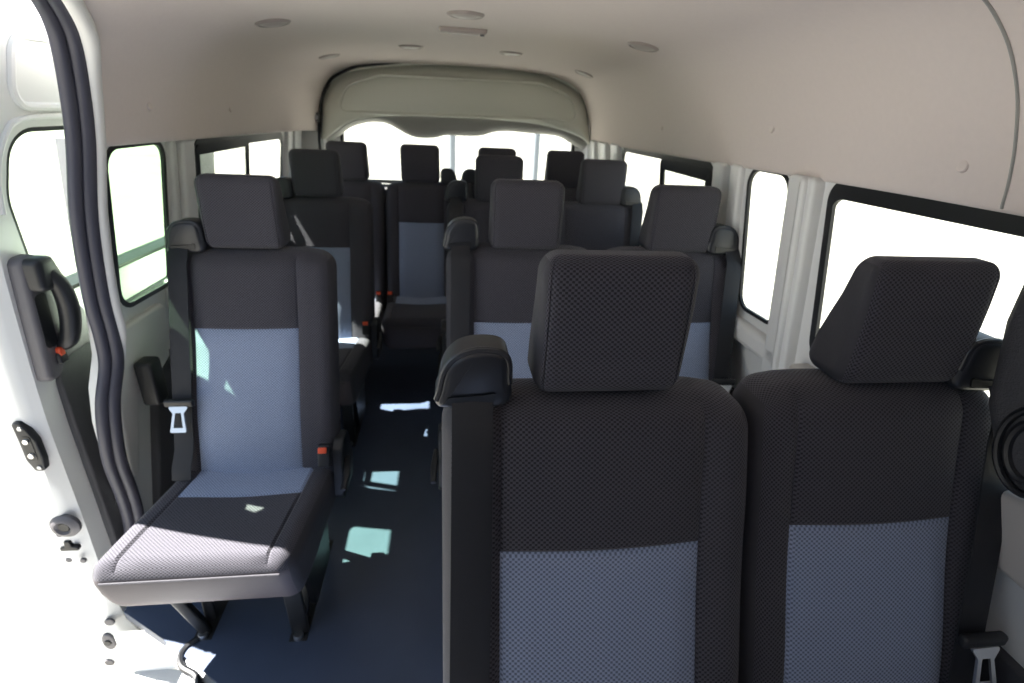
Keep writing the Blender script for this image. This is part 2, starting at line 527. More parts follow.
def leg(root, x, xin, front=-.34, back=-.10):
    """side stand: foot plate on the floor, raked front bar, rear bar, two bolts"""
    mb = MB()
    def bar_(p, q, w, d):
        p = Vector(p); q = Vector(q); v = q - p
        rot = v.to_track_quat('Z', 'Y').to_matrix()
        mb.box((p + q) / 2, (w, d, v.length), 'dsteel', .005, rot)
    bar_((x, front - .03, .335), (xin, front + .02, .012), .046, .026)
    bar_((x, back - .10, .335), (xin, front + .05, .012), .030, .022); bar_((x, back, .335), (xin, back + .02, .012), .034, .022)
    bar_((xin, front - .02, .018), (xin, back + .06, .018), .056, .014)
    bar_((x, front - .06, .328), (x, back + .05, .328), .040, .020)
    o = mb.build('leg', root)
    for yy in (front - .005, back + .045):
        mb = MB(); mb.disc((xin, yy, .024), (0, 0, 1), .014, .014, 'bolt', 12); mb.build('foot_bolt', o)
    return o

def kick_plate(root, x, y0, y1, z0, z1):
    mb = MB(); mb.prism(rpoly([(y0, z1), (y1, z1), (y1 - .05, z0), (y0 + .06, z0)], .02, 4), x - .008, x + .008, 'black', lambda u, v, w: (w, u, v))
    return mb.build('leg_cover', root)

def recliner(root, x, sgn):
    mb = MB()
    prof = rpoly([(-.235, .36), (-.20, .52), (-.165, .545), (-.10, .53), (-.055, .42), (-.08, .35)], .025, 4)
    mb.prism(prof, x + sgn * .022, x - sgn * .006, 'black', lambda u, v, w: (w, u, v), .008)
    r_ = mb.build('recliner_cover', root)
    mb = MB(); mb.tube([(x + sgn * .026, -.16, .47), (x + sgn * .034, -.23, .455), (x + sgn * .034, -.29, .45)], [.009, .011, .008], 'black', 8, flat=.6)
    mb.build('recline_lever', r_)

# single seats ---------------------------------------------------------------
def make_single():
    r = empty('single_seat', (0, 0, 0))
    seat_unit(r, -.215, .430, -1, hang=.675, wide=.030, pan=(.052, .332), hz=1.060, skew=.045)
    buckle(r, .190, -.215, .50)
    leg(r, .12, .110, front=-.41); leg(r, -.235, -.160, front=-.385)
    kick_plate(r, .140, -.40, -.10, .06, .34)
    recliner(r, .214, 1)
    mb = MB(); mb.box((-.02, -.25, .325), (.36, .30, .03), 'dsteel', .008); mb.build('seat_frame', r)
    return r
s1 = make_single(); s1.location = (-.545, 1.49, -.024)
tag(s1, 'single grey cloth seat with sunlit cushion beside the open door', 'seat', 'single seats along the door side')
s2 = copy_tree(s1); s2.location = (-.560, 2.44, -.022)
s2['label'] = 'shaded single seat standing behind the sunlit single seat'

# double benches -------------------------------------------------------------
def make_bench(dyb=0.0, W=.462, gap=.012, ha=1.056, hb=1.056):
    r = empty('double_seat', (0, 0, 0))
    seat_unit(r, -W - gap / 2, W, -1, hang=.50, hz=ha)
    seat_unit(r, gap / 2, W - .03, 1, hang=.695, dy=dyb, hz=hb, pan=(.085, .367), hx=-.030, gx=.012, slant=.085)
    buckle(r, -.035, -.26, .46); buckle(r, .035, -.26, .46)
    leg(r, -W + .07, -W + .09); leg(r, W - .11, W - .13)
    kick_plate(r, -W + .050, -.33, -.02, .06, .36)
    recliner(r, -W - gap / 2 - .004, -1); recliner(r, W + gap / 2 - .026, 1)
    mb = MB(); mb.box((0, -.20, .325), (.80, .36, .03), 'dsteel', .008); mb.build('seat_frame', r)
    return r
b1 = make_bench(.022, ha=1.062); b1.location = (.458, .606, 0)
tag(b1, 'large double seat nearest the camera with honeycomb woven backrests', 'seat', 'double seats along the window side')
b2 = make_bench(0, ha=1.050, hb=1.050); b2.location = (.462, 1.478, 0); tag(b2, 'x', 'seat', 'double seats along the window side'); b2['label'] = 'second double seat, directly behind the nearest double seat'
b3 = copy_tree(b2); b3.location = (.462, 2.36, 0); b3['label'] = 'third double seat, just in front of the rear row'
def make_rear():
    r = empty('rear_bench', (0, 0, 0)); W = .386; g = .008
    seat_unit(r, -W - g / 2, W, -1, hang=.50, belt=True, latch=False)
    seat_unit(r, g / 2, W, 1, hang=.50, belt=True, latch=False)
    buckle(r, -.03, -.26, .46); buckle(r, .03, -.26, .46)
    leg(r, -.33, -.31); leg(r, .33, .31)
    mb = MB(); mb.box((0, -.20, .325), (.70, .36, .03), 'dsteel', .008); mb.build('seat_frame', r)
    return r
r1 = make_rear(); r1.location = (-.345, 3.0, -.012)
tag(r1, 'dark rear bench at the end of the aisle below the back window', 'seat', 'benches of the rear row')
r2 = copy_tree(r1); r2.location = (.468, 3.0, -.012); r2['label'] = 'rear row bench half hidden behind the third double seat'

# ------------------------------------------------------------------ body shell
XC = .045
def xl(z): return -.885 + .13 * (z - .88)
def xr(z): return .913 - .1216 * (z - .88)
fl = lambda y, z, w: (xl(z) + w, y, z)          # w > 0 is inward
fr = lambda y, z, w: (xr(z) - w, y, z)
YF, YB = -1.15, 3.36

# floor with the step well at the sliding door
mb = MB()
fo = [(-.58, YF), (1.02, YF), (1.02, YB), (-.97, YB), (-.97, 1.20), (-.815, 1.10), (-.60, .95), (-.58, .88)]
mb.sheet(fo, [], 'floor', lambda x, y, w: (x, y, w), 0, .08)
mb.wallstrip(fo, 0, -.03, 'floor', lambda x, y, w: (x, y, w))
fl_o = mb.build('floor'); tag(fl_o, 'dark navy vinyl floor of the aisle', 'floor', kind='structure')
mb = MB(); mb.tube(smooth_path([(-.655, -.9, .0), (-.655, .4, .0), (-.652, .90, .0), (-.660, .955, .0), (-.680, .985, .0), (-.722, 1.01, .0), (-.742, 1.04, .0), (-.738, 1.07, .0), (-.715, 1.09, .004)], 6), .009, 'gasket', 8)
mb.build('floor_edge_seal', fl_o)
# step plate
mb = MB()
mb.sheet([(-.72, -.9), (-.55, -.9), (-.55, .98), (-.80, 1.14), (-.80, 1.06), (-.72, 1.0)], [], 'step', lambda x, y, w: (x, y, w), -.008)
mb.sheet([(-.96, -.2), (-.70, -.2), (-.70, 1.12), (-.96, 1.17)], [], 'step', lambda x, y, w: (x, y, w), -.20)
for i in range(9): mb.box((-.945 + i * .026, .47, -.198), (.010, 1.2, .008), 'step', .003)
mb.sheet([(-.2, -.20), (1.1, -.20), (1.1, -.02), (-.2, -.02)], [], 'step', lambda y, z, w: (-.72, y, z))
mb.sheet([(-.98, -.24), (-.70, -.24), (-.70, -.02), (-.98, -.02)], [], 'white', lambda x, z, w: (x, 1.15, z))
o = mb.build('trim_1'); tag(o, 'pale ribbed entry step below the sliding door opening', 'step', kind='structure')

# right wall -----------------------------------------------------------------
W1 = rpoly([(.18, .90), (1.085, .895), (1.115, 1.318), (.18, 1.330)], .045)
W2 = rpoly([(1.255, .905), (1.435, .900), (1.462, 1.312), (1.262, 1.314)], [.03, .045, .05, .05])
W3 = rpoly([(1.66, .92), (2.62, .92), (2.64, 1.300), (1.675, 1.306)], .055)
wo = [(YF, -.02), (YB, -.02), (YB, 1.322), (YF, 1.332)]
mb = MB(); mb.sheet(wo, [W1, W2, W3], 'white', fr)
for L in (W1, W2, W3): mb.wallstrip(L, 0, -.008, 'white', fr)
wr = mb.build('wall_right'); tag(wr, 'white side wall with windows on the bench side', 'wall', kind='structure')
# pillar mouldings: raised ribs on the white wall
def rib(parent, f, y0, y1, z0, z1, d, m='white', b=.010, lean=0.):
    mb = MB(); mb.prism(rpoly([(y0, z0), (y1, z0), (y1 + lean, z1), (y0 + lean, z1)], .012, 4), d, -.004, m, f, min(b, d * .9)); return mb.build('pillar_moulding', parent)
rib(wr, fr, 1.135, 1.235, .55, 1.318, .030); rib(wr, fr, 1.155, 1.178, .60, 1.316, .042); rib(wr, fr, 1.485, 1.545, .55, 1.315, .018); rib(wr, fr, 1.57, 1.632, .55, 1.312, .030)
rib(wr, fr, 2.67, 2.80, .5, 1.305, .02); rib(wr, fr, 2.86, 3.02, .5, 1.302, .026); rib(wr, fr, 3.08, 3.2, .5, 1.3, .03)
mb = MB(); mb.prism(rpoly([(1.14, .80), (2.7, .80), (2.7, .87), (1.14, .87)], .02), .030, -.003, 'wtrim', fr, .02); mb.build('window_sill', wr)
mb = MB(); mb.prism(rpoly([(.30, .12), (3.2, .12), (3.2, .62), (.30, .62)], .03), .016, -.003, 'dtrim', fr, .008); mb.build('lower_trim_board', wr)
mb = MB(); mb.prism(rpoly([(.20, .78), (1.1, .78), (1.1, .87), (.60, .90), (.50, .925), (.20, .925)], .02), .045, -.003, 'beige', fr, .012); mb.build('arm_ledge', wr)
# black front pillar cover with ringed relief
mb = MB(); mb.prism(rpoly([(.06, .93), (.49, .93), (.555, .965), (.598, 1.05), (.612, 1.18), (.60, 1.33), (.06, 1.33)], [.03, .03, .06, .06, .05, .03, .03], 6), .085, -.004, 'dtrim', fr, .03, 4)
pc = mb.build('pillar_cover', wr)
for rr, h in ((.058, .007), (.040, .008)):
    L = [(.505 + rr * .8 * math.cos(t), 1.02 + rr * 1.15 * math.sin(t)) for t in [i * 2 * PI / 32 for i in range(32)]]
    mb = MB(); mb.tube([fr(y, z, .086) for y, z in L], h * .8, 'black', 8, True); mb.build('cover_ring', pc)

# windows ------------------------------------------------------------------
def window(name, L, f, label, gl='glass', t=.016, gask=-.018, slider=None, top=0.):
    r = empty(name, f(sum(p[0] for p in L) / len(L), sum(p[1] for p in L) / len(L), 0), label, 'window', None, 'structure')
    base = r.location.copy()
    def fm(y, z, w): return tuple(Vector(f(y, z, w)) - base)
    inn = inset(L, t)
    if top:
        zc = max(p[1] for p in inn); inn = [(y, z - top * S(zc - .10, zc, z)) for y, z in inn]
    mb = MB(); mb.ring(inset(L, -.004), inn, .003, -.006, 'gasket', fm); mb.build('window_frame', r, sharp=30)
    mb = MB(); n = len(inn); mb.add([fm(p[0], p[1], -.003) for p in inn], [list(range(n))], gl); mb.build('pane', r)
    if slider:
        for (y0, y1, z0, z1, fw) in slider:
            R0 = rpoly([(y0, z0), (y1, z0), (y1, z1), (y0, z1)], .03)
            mb = MB(); mb.ring(R0, inset(R0, fw), .006, -.001, 'gasket', fm); s_ = mb.build('sliding_frame', r, sharp=30)
            mb = MB(); q = inset(R0, fw); mb.add([fm(p[0], p[1], .002) for p in q], [list(range(len(q)))], gl); mb.build('pane', s_)
    return r
window('window_1', W1, fr, 'large black-framed side window beside the nearest double seat', t=.016, top=.022)
window('window_2', W2, fr, 'narrow upright side window beside the second double seat', t=.007)
window('window_3', W3, fr, 'black-framed sliding window beside the third double seat', t=.012, top=.012, slider=[(1.68, 2.13, .935, 1.285, .042)])

# left wall ------------------------------------------------------------------
V1 = rpoly([(1.420, .878), (1.700, .870), (1.728, 1.302), (1.432, 1.302)], [.06, .045, .05, .06])
V2 = rpoly([(1.90, .882), (2.90, .892), (2.935, 1.283), (1.915, 1.293)], .055)
# the sheet ends in the rear edge of the door opening
edge = [(1.335, -.02), (1.335, .20), (1.32, .32), (1.29, .50), (1.275, .62), (1.282, .72), (1.315, .80), (1.318, .90), (1.312, 1.0), (1.305, 1.15), (1.305, 1.325)]
mb = MB(); mb.sheet(edge + [(YB, 1.318), (YB, -.02)], [V1, V2], 'white', fl)
for L in (V1, V2): mb.wallstrip(L, 0, -.008, 'white', fl)
mb.wallstrip(edge, 0, -.02, 'white', fl)
mb.sheet([(YF, -.02), (.22, -.02), (.22, 1.33), (YF, 1.332)], [], 'white', fl)
wl = mb.build('wall_left'); tag(wl, 'white side wall behind the sliding door opening', 'wall', kind='structure')
rib(wl, fl, 1.742, 1.775, .5, 1.302, .016); rib(wl, fl, 1.785, 1.865, .5, 1.300, .030); rib(wl, fl, 2.97, 3.05, .5, 1.292, .022); rib(wl, fl, 3.07, 3.2, .5, 1.29, .03)
mb = MB(); mb.prism(rpoly([(1.66, .79), (2.8, .79), (2.8, .865), (1.66, .865)], .02), .030, -.003, 'wtrim', fl, .02); mb.build('window_sill', wl)
mb = MB(); mb.prism(rpoly([(YF + .02, .05), (.19, .05), (.19, 1.30), (YF + .02, 1.30)], .03), .022, -.003, 'dtrim', fl, .008); mb.build('front_shade_board', wl)  # unseen dark board, added to cut light on the nearest seats
mb = MB(); mb.prism(rpoly([(YF + .02, .05), (.05, .05), (.05, 1.30), (YF + .02, 1.30)], .03), .022, -.003, 'dtrim', fr, .008); mb.build('front_shade_board', wr)  # matching unseen board on the bench side, also added to cut light
mb = MB(); mb.prism(rpoly([(1.36, .20), (1.42, .58), (1.62, .60), (1.62, .84), (1.345, .84), (1.325, .70)], .03), .020, -.003, 'wtrim', fl, .012); mb.build('pillar_panel', wl)
mb = MB(); mb.prism(rpoly([(1.45, .10), (3.2, .10), (3.2, .66), (1.62, .66), (1.52, .62)], .03), .026, -.003, 'dtrim', fl, .008); mb.build('lower_trim_board', wl)
mb = MB(); mb.box((xl(.70) + .05, 1.43, .66), (.05, .06, .14), 'black', .012); mb.build('belt_anchor', wl)
window('window_4', V1, fl, 'narrow side window right behind the door opening', gl='tint', t=.010)
window('window_5', V2, fl, 'sliding side window beside the shaded single seat', gl='glass', t=.010, top=.024, slider=[(1.92, 2.43, .90, 1.276, .032)])

# headliner ------------------------------------------------------------------
def prof_pts(n=40):
    P = [(.885, 1.326), (.850, 1.318), (.818, 1.314), (.806, 1.322), (.800, 1.36), (.787, 1.42), (.762, 1.49), (.715, 1.555), (.64, 1.605), (.52, 1.634), (.36, 1.648), (.18, 1.654), (0, 1.656)]
    R_ = smooth_path([(x, 0, z) for x, z in P], 4)
    R_ = [(p.x, p.z) for p in R_]
    return [(-x, z) for x, z in R_] + [(x, z) for x, z in R_[::-1][1:]]
HP = prof_pts()
def yopen(z):                # rear edge of the door opening, upper part
    t = [(1.31, 1.318), (1.40, 1.312), (1.45, 1.302), (1.50, 1.275), (1.54, 1.235), (1.58, 1.155), (1.600, 1.00), (1.612, .70), (1.618, .25)]
    for (a, b), (c, d) in zip(t, t[1:]):
        if z <= c: return b + (d - b) * max(0, (z - a)) / (c - a)
    return YF
def zoff(y): return -.030 * max(0, min(1, (y - .9) / 2.4))
mb = MB(); vs = []; fs = []; NY = 46; np_ = len(HP)
for i, (x, z) in enumerate(HP):
    y0 = yopen(z) if x < -.55 else YF
    for j in range(NY + 1):
        y = y0 + (3.268 - y0) * j / NY
        low = S(1.62, 1.33, z)
        e = S(2.95, 3.26, y); vs.append((XC + x * (1 - .012 * e) + .016 * e, y, z + zoff(y) * low - .004 * e))
for i in range(np_ - 1):
    for j in range(NY): fs.append([i * (NY + 1) + j, (i + 1) * (NY + 1) + j, (i + 1) * (NY + 1) + j + 1, i * (NY + 1) + j + 1])
mb.add(vs, fs, 'head')
ce = mb.build('ceiling', sharp=60); tag(ce, 'beige cloth headliner curving down to the windows', 'ceiling', kind='structure')
# unseen outer roof skin, added to shade the door's upper panel and stop leaks
mb = MB(); vs = []; fs = []; NY2 = 24
RP = [(x * (1.075 if abs(x) > .3 else 1.07), z + (.07 if abs(x) < .7 else .07 * S(1.30, 1.56, z))) for x, z in HP[4:-4]]
for i, (x, z) in enumerate(RP):
    y0 = yopen(min(z, 1.60)) + .15 if x < -.55 else YF
    for j in range(NY2 + 1): vs.append((XC + x, y0 + (3.42 - y0) * j / NY2, z))
for i in range(len(RP) - 1):
    for j in range(NY2): fs.append([i * (NY2 + 1) + j, (i + 1) * (NY2 + 1) + j, (i + 1) * (NY2 + 1) + j + 1, i * (NY2 + 1) + j + 1])
mb.add(vs, fs, 'white'); o = mb.build('roof', sharp=60); tag(o, 'white outer roof skin of the van', 'roof', kind='structure')
# small headliner fasteners and the seam of the front panel
def hp_right(z):
    best = min(range(np_ // 2, np_), key=lambda i: abs(HP[i][1] - z)); return XC + HP[best][0]
mb = MB(); mb.tube(smooth_path([(XC + x - .001 * (1 if x > 0 else -1), .738 - .02 * S(1.6, 1.33, z), z - .001) for x, z in HP[np_ // 2 + 6:-12]], 2), .0022, 'lip', 6); mb.build('panel_seam', ce)
for (sx, y, z) in ((1, 1.35, 1.42), (1, 2.1, 1.41), (1, .80, 1.375), (-1, 1.52, 1.40), (-1, 2.05, 1.40)):
    x = hp_right(z); x = x if sx > 0 else 2 * XC - x
    mb = MB(); mb.disc((x + sx * .002, y, z + zoff(y) * .8), (-sx, 0, .15), .010, .006, 'head', 16); mb.build('fastener', ce)
# white edge strip + weatherstrip round the rear of the door opening
def wsp(z, dx=0., dy=0.):
    pass
WS = [(-.62, .95, 1.612), (-.66, 1.06, 1.596), (-.700, 1.160, 1.574), (-.729, 1.232, 1.528), (-.756, 1.270, 1.447), (-.785, 1.288, 1.324), (-.817, 1.278, 1.155), (-.846, 1.288, .97), (-.858, 1.302, .86), (-.866, 1.300, .78), (-.880, 1.270, .69), (-.890, 1.256, .60), (-.905, 1.262, .50), (-.918, 1.285, .38), (-.935, 1.305, .27), (-.96, 1.31, .12), (-.97, 1.30, -.02)]
mb = MB(); P = smooth_path(WS, 6)
mb.tube([p + Vector((-.009, -.010, 0)) for p in P], .0145, 'rubber', 10)
mb.tube([p + Vector((.008, .008, 0)) for p in P], .0165, 'rubber', 10)
o = mb.build('trim_2'); tag(o, 'dark double-bead rubber seal curving round the door opening', 'door seal', kind='structure')
mb = MB(); P2 = smooth_path([(x + .018 + .012 * S(1.4, 1.55, z), y + .024, z - .010 * S(1.4, 1.55, z)) for x, y, z in WS[:10]], 6)
mb.tube(P2, [.016 * min(1, .25 + (len(P2) - 1 - i) / 9) for i in range(len(P2))], 'wtrim', 10)
o = mb.build('trim_3'); tag(o, 'pale headliner edge strip inside the dark door seal', 'edge trim', kind='structure')

# rear wall and tailgate -----------------------------------------------------
fb = lambda x, z, w: (x, 3.27 - w, z)
opening = rpoly([(-.722, -.0), (.868, -.0), (.878, 1.30), (.848, 1.51), (.75, 1.600), (.52, 1.668), (-.18, 1.664), (-.51, 1.616), (-.635, 1.555), (-.70, 1.46), (-.730, 1.24)], [.02, .02, .2, .15, .2, .3, .3, .3, .15, .15, .3], 6)
ro = [(XC + x * 1.03, z + .02) for x, z in HP] + [(XC + .97, -.05), (XC - .99, -.05)]
mb = MB(); mb.sheet(ro, [opening], 'white', fb)
mb.wallstrip(opening, 0, -.10, 'white', fb)
wb = mb.build('wall_rear'); tag(wb, 'white rear body frame round the tailgate', 'wall', kind='structure')
mb = MB(); mb.tube([fb(x, z, .004) for x, z in opening], .008, 'gasket', 8, True); mb.build('tailgate_seal', wb)
for sx, x in ((-1, -.725), (1, .875)):
    mb = MB(); mb.box((x, 3.235, 1.352), (.030, .04, .05), 'gtrim', .008); mb.disc((x, 3.22, 1.352), (0, -1, 0), .013, .02, 'bolt', 12); mb.build('stay_bracket', wb)
tg = empty('door_2', (.07, 3.36, 0), 'pale tailgate with curved upper trim and wide rear window', 'tailgate', None, 'structure')
def ft(x, z, w): return (x - .07, 3.35 - w - 3.36, z)
def resample(P, n):
    P = [Vector((p[0], p[1])) for p in P]; D = [0]
    for a, b in zip(P, P[1:]): D.append(D[-1] + (b - a).length)
    out = []
    for i in range(n + 1):
        d = D[-1] * i / n; k = 0
        while k < len(P) - 2 and D[k + 1] < d: k += 1
        out.append(P[k].lerp(P[k + 1], (d - D[k]) / max(1e-9, D[k + 1] - D[k])))
    return out
def loft(A, B, prof, m, f, n=60):
    """surface between two curves A (s=0) and B (s=1); prof is [(s, depth)]"""
    A = resample(A, n); B = resample(B, n); mb = MB(); r = len(prof)
    mb.add([f(*(a.lerp(b, t)), d) for a, b in zip(A, B) for t, d in prof], [[i * r + k, i * r + k + 1, (i + 1) * r + k + 1, (i + 1) * r + k] for i in range(n) for k in range(r - 1)], m)
    return mb
sp = lambda P, k=5: [(p.x, p.y) for p in smooth_path([(x, z, 0) for x, z in P], k)]
arch_out = sp([(-.720, 1.235), (-.714, 1.34), (-.697, 1.455), (-.630, 1.548), (-.506, 1.604), (-.171, 1.648), (.181, 1.657), (.515, 1.649), (.744, 1.574), (.831, 1.488), (.852, 1.36), (.861, 1.272)])
arch_in = sp([(-.690, 1.238), (-.640, 1.275), (-.54, 1.335), (-.36, 1.372), (-.10, 1.385), (.20, 1.385), (.50, 1.372), (.697, 1.340), (.800, 1.305), (.842, 1.274)])
ap = loft(arch_in, arch_out, [(0, .075), (.03, .092), (.08, .100), (.30, .106), (.60, .100), (.80, .085), (.92, .062), (.98, .035), (1, 0.)], 'green', ft).build('upper_trim', tg)
em = rpoly([(-.61, 1.385), (.76, 1.40), (.72, 1.53), (.52, 1.590), (-.37, 1.582), (-.56, 1.52)], [.03, .03, .12, .15, .15, .12], 6)
mb = MB(); mb.tube([ft(x, z, .103) for x, z in em], .0085, 'green', 8, True); mb.build('embossed_rib', ap)
lin = sp([(-.690, 1.215), (-.62, 1.258), (-.56, 1.303), (-.46, 1.334), (-.36, 1.336), (-.29, 1.305), (-.22, 1.272), (-.16, 1.262), (-.07, 1.268), (-.01, 1.284), (.09, 1.284), (.20, 1.290), (.27, 1.312), (.36, 1.322), (.46, 1.318), (.66, 1.308), (.74, 1.275), (.83, 1.235)], 3)
loft(arch_in, lin, [(0, .085), (.15, .084), (.6, .066), (.9, .046), (1, .026)], 'lip', ft).build('trim_lip', tg)
rw = rpoly([(-.645, .99), (.800, .99), (.785, 1.40), (-.625, 1.40)], .07)
inn = inset(rw, .02)
skin = [(-.82, -.02), (.97, -.02), (.97, 1.40), (.88, 1.62), (.62, 1.73), (-.45, 1.73), (-.73, 1.62), (-.82, 1.40)]
mb = MB(); mb.sheet(skin, [rw], 'white', ft, -.04); mb.wallstrip(rw, -.04, .0, 'white', ft); mb.build('tailgate_shell', tg)
mb = MB(); mb.ring(rw, inn, -.02, -.05, 'gasket', ft); wf = mb.build('window_frame', tg)
mb = MB(); mb.add([ft(x, z, -.03) for x, z in inn], [list(range(len(inn)))], 'glass'); mb.build('pane', wf)
mb = MB(); mb.prism(rpoly([(-.66, .2), (.81, .2), (.81, .97), (-.66, .97)], .05), .03, -.03, 'gtrim', ft, .02); mb.build('lower_trim', tg)

# added windowless sheet behind the camera, unseen; keeps front light off the seats
ff = lambda x, z, w: (x, YF + w, z)
mb = MB(); mb.sheet([(XC + x * 1.03, z + .01) for x, z in HP] + [(XC + .97, -.05), (XC - .99, -.05)], [], 'dtrim', ff)
o = mb.build('front_shade_wall'); tag(o, 'added dark sheet blocking front light, unseen behind the camera', 'wall', kind='structure')

# ------------------------------------------------------------------ sliding door (slid back, outside the left wall)
def xdi(z):                                     # inner face of the door
    t = [(-.30, -.93), (-.14, -.945), (-.05, -.983), (.16, -1.0), (.36, -.997), (.65, -.997), (.78, -.991), (.96, -.979), (1.06, -.971), (1.32, -.935), (1.65, -.86)]
    for (a, b), (c, d) in zip(t, t[1:]):
        if z <= c: return b + (d - b) * (z - a) / (c - a)
    return t[-1][1]
def xdo(z):
    t = [(-.26, -1.03), (-.235, -1.046), (-.20, -1.067), (-.10, -1.070), (.05, -1.083), (.23, -1.091), (.42, -1.083), (.52, -1.072), (.68, -1.080), (.9, -1.065), (1.06, -1.05), (1.32, -1.01), (1.65, -.92)]
    for (a, b), (c, d) in zip(t, t[1:]):
        if z <= c: return b + (d - b) * (z - a) / (c - a)
    return t[-1][1]
D0, D1 = 1.215, 2.36
do = empty('door_1', (-1.0, 1.8, -.25), 'white sliding door slid open beside the entry step', 'door', None, 'structure')
DB = Vector(do.location)
fd = lambda y, z, w: tuple(Vector((xdi(z) + w, y, z)) - DB)
fdo = lambda y, z, w: tuple(Vector((xdo(z) - w, y, z)) - DB)
ff2 = lambda x, z, w: tuple(Vector((x, 1.19 - w, z)) - DB)
DW = rpoly([(1.310, .945), (2.22, .93), (2.22, 1.345), (1.300, 1.342), (1.262, 1.20)], [.09, .06, .06, .11, .12], 8)
zs = [-.235 + i * .05 for i in range(38)] + [1.66]
def door_edge(y, ks): return [(y, z) for z in ks]
ybot = lambda y: -.235 + .06 * (y - D0)
outl = [(D0, z) for z in zs] + [(D1, z) for z in zs[::-1]]
mb = MB(); mb.sheet(outl, [DW], 'white', fd, 0, .09); mb.wallstrip(DW, 0, -.075, 'white', fd)
mb.sheet([(1.19, z) for z in zs] + [(D1, z) for z in zs[::-1]], [DW], 'white', fdo, 0, .09)
# front edge: rounded strip between inner and outer skin
vs = []; fs = []; nn = 6
for z in zs:
    a, b = xdi(z), xdo(z)
    for k in range(nn + 1):
        t = k / nn; y = D0 + (1.19 - D0) * S(0, .35, t) - .004 * math.sin(PI * t)
        vs.append(Vector((a + (b - a) * t, y, z)) - DB)
for i in range(len(zs) - 1):
    for k in range(nn): fs.append([i * (nn + 1) + k, i * (nn + 1) + k + 1, (i + 1) * (nn + 1) + k + 1, (i + 1) * (nn + 1) + k])
mb.add(vs, fs, 'white')
mb.sheet([(xdi(zs[0]), 1.2), (xdo(zs[0]), 1.2), (xdo(zs[0]), D1), (xdi(zs[0]), D1)], [], 'white', lambda x, y, w: tuple(Vector((x, y, zs[0])) - DB))
mb.sheet([(xdi(z), z) for z in zs] + [(xdo(z), z) for z in zs[::-1]], [], 'white', lambda x, z, w: tuple(Vector((x, D1, z)) - DB))
sh = mb.build('door_shell', do, sharp=45)
mb = MB(); dwi = inset(DW, .010); mb.ring(DW, dwi, -.002, -.07, 'gasket', fd); wf = mb.build('window_frame', do, sharp=30)
mb = MB(); mb.add([fd(p[0], p[1], -.05) for p in inset(DW, .008)], [list(range(len(DW)))], 'tint'); mb.build('pane', wf)
# embossed panel above the window
E1 = rpoly([(1.312, 1.385), (1.95, 1.385), (1.95, 1.525), (1.325, 1.525)], .045, 6)
mb = MB(); mb.tube([fd(y, z, .002) for y, z in E1], .009, 'white', 8, True); mb.build('embossed_panel', do)
mb = MB(); mb.tube(smooth_path([fd(y, z, .002) for y, z in ((1.242, 1.17), (1.248, 1.25), (1.285, 1.325), (1.36, 1.362), (1.7, 1.362), (2.2, 1.35))], 5), .007, 'white', 8); mb.build('window_moulding', do)
# dark lower board
T1 = rpoly([(1.275, .06), (2.25, .06), (2.25, .84), (1.36, .84), (1.275, .755)], [.03, .04, .04, .05, .05], 5)
mb = MB(); mb.prism(T1, .014, -.004, 'dtrim', fd, .006); o = mb.build('lower_trim_board', do); o['label'] = 'dark grey lower trim board'
# grip handle near the front edge
mb = MB(); mb.prism(rpoly([(1.222, .765), (1.262, .765), (1.30, .80), (1.40, .80), (1.40, .90), (1.33, .96), (1.30, 1.06), (1.275, 1.075), (1.228, 1.075)], .02, 5), .030, -.004, 'gtrim', fd, .012, 4)
gr = mb.build('grip_base', do, sharp=50)
mb = MB(); mb.prism(rpoly([(1.238, .85), (1.275, .85), (1.275, .985), (1.238, .985)], .012, 4), .0315, .02, 'gasket', fd); mb.build('grip_recess', gr)
mb = MB(); P = smooth_path([fd(1.285, .84, .022), fd(1.288, .86, .050), fd(1.292, .93, .062), fd(1.285, 1.0, .058), fd(1.268, 1.05, .036)], 6)
mb.tube(P, [.016 + .006 * math.sin(PI * i / (len(P) - 1)) for i in range(len(P))], 'black', 10); mb.build('grip_handle', gr)
mb = MB(); mb.prism(rpoly([(1.234, .995), (1.30, .985), (1.31, 1.02), (1.285, 1.072), (1.232, 1.072)], .015, 4), .060, .025, 'black', fd, .014); mb.build('grip_cap', gr)
mb = MB(); mb.box(fd(1.270, .832, .034), (.014, .018, .022), 'red', .004); o = mb.build('lock_tab', gr); o['label'] = 'small red lock tab'
mb = MB(); mb.box(fd(1.272, .815, .030), (.02, .03, .03), 'black', .006); mb.build('lock_base', gr)
# catch plate, buffer and plugs on the front edge
mb = MB(); mb.prism(rpoly([(-1.048, .685), (-1.026, .685), (-1.006, .63), (-1.006, .575), (-1.012, .54), (-1.034, .54), (-1.046, .575), (-1.046, .63)], .010, 4), .014, -.004, 'black', ff2, .005)
cp_ = mb.build('catch_plate', do)
mb = MB(); mb.prism(rpoly([(-1.036, .645), (-1.016, .645), (-1.016, .575), (-1.036, .575)], .006, 3), .0155, .01, 'gasket', ff2); mb.build('catch_slot', cp_)
for z in (.632, .590):
    mb = MB(); mb.disc(ff2(-1.026, z, .014), (0, -1, 0), .0075, .006, 'steel', 12); mb.build('catch_pin', cp_)
for z in (.668, .553):
    mb = MB(); mb.disc(ff2(-1.03 + (.010 if z < .6 else 0), z, .013), (0, -1, 0), .006, .004, 'bolt', 12); mb.build('catch_screw', cp_)
mb = MB(); mb.disc(ff2(-1.024, .352, .0), (0, -1, 0), .03, .02, 'gtrim', 28, [(.036, -.004), (.036, .006), (.028, .014), (.020, .016), (.016, .010), (.010, .004)]); bf = mb.build('rubber_buffer', do)
mb = MB(); mb.disc(ff2(-1.024, .352, .0), (0, -1, 0), .015, .011, 'gasket', 16); mb.build('buffer_core', bf)
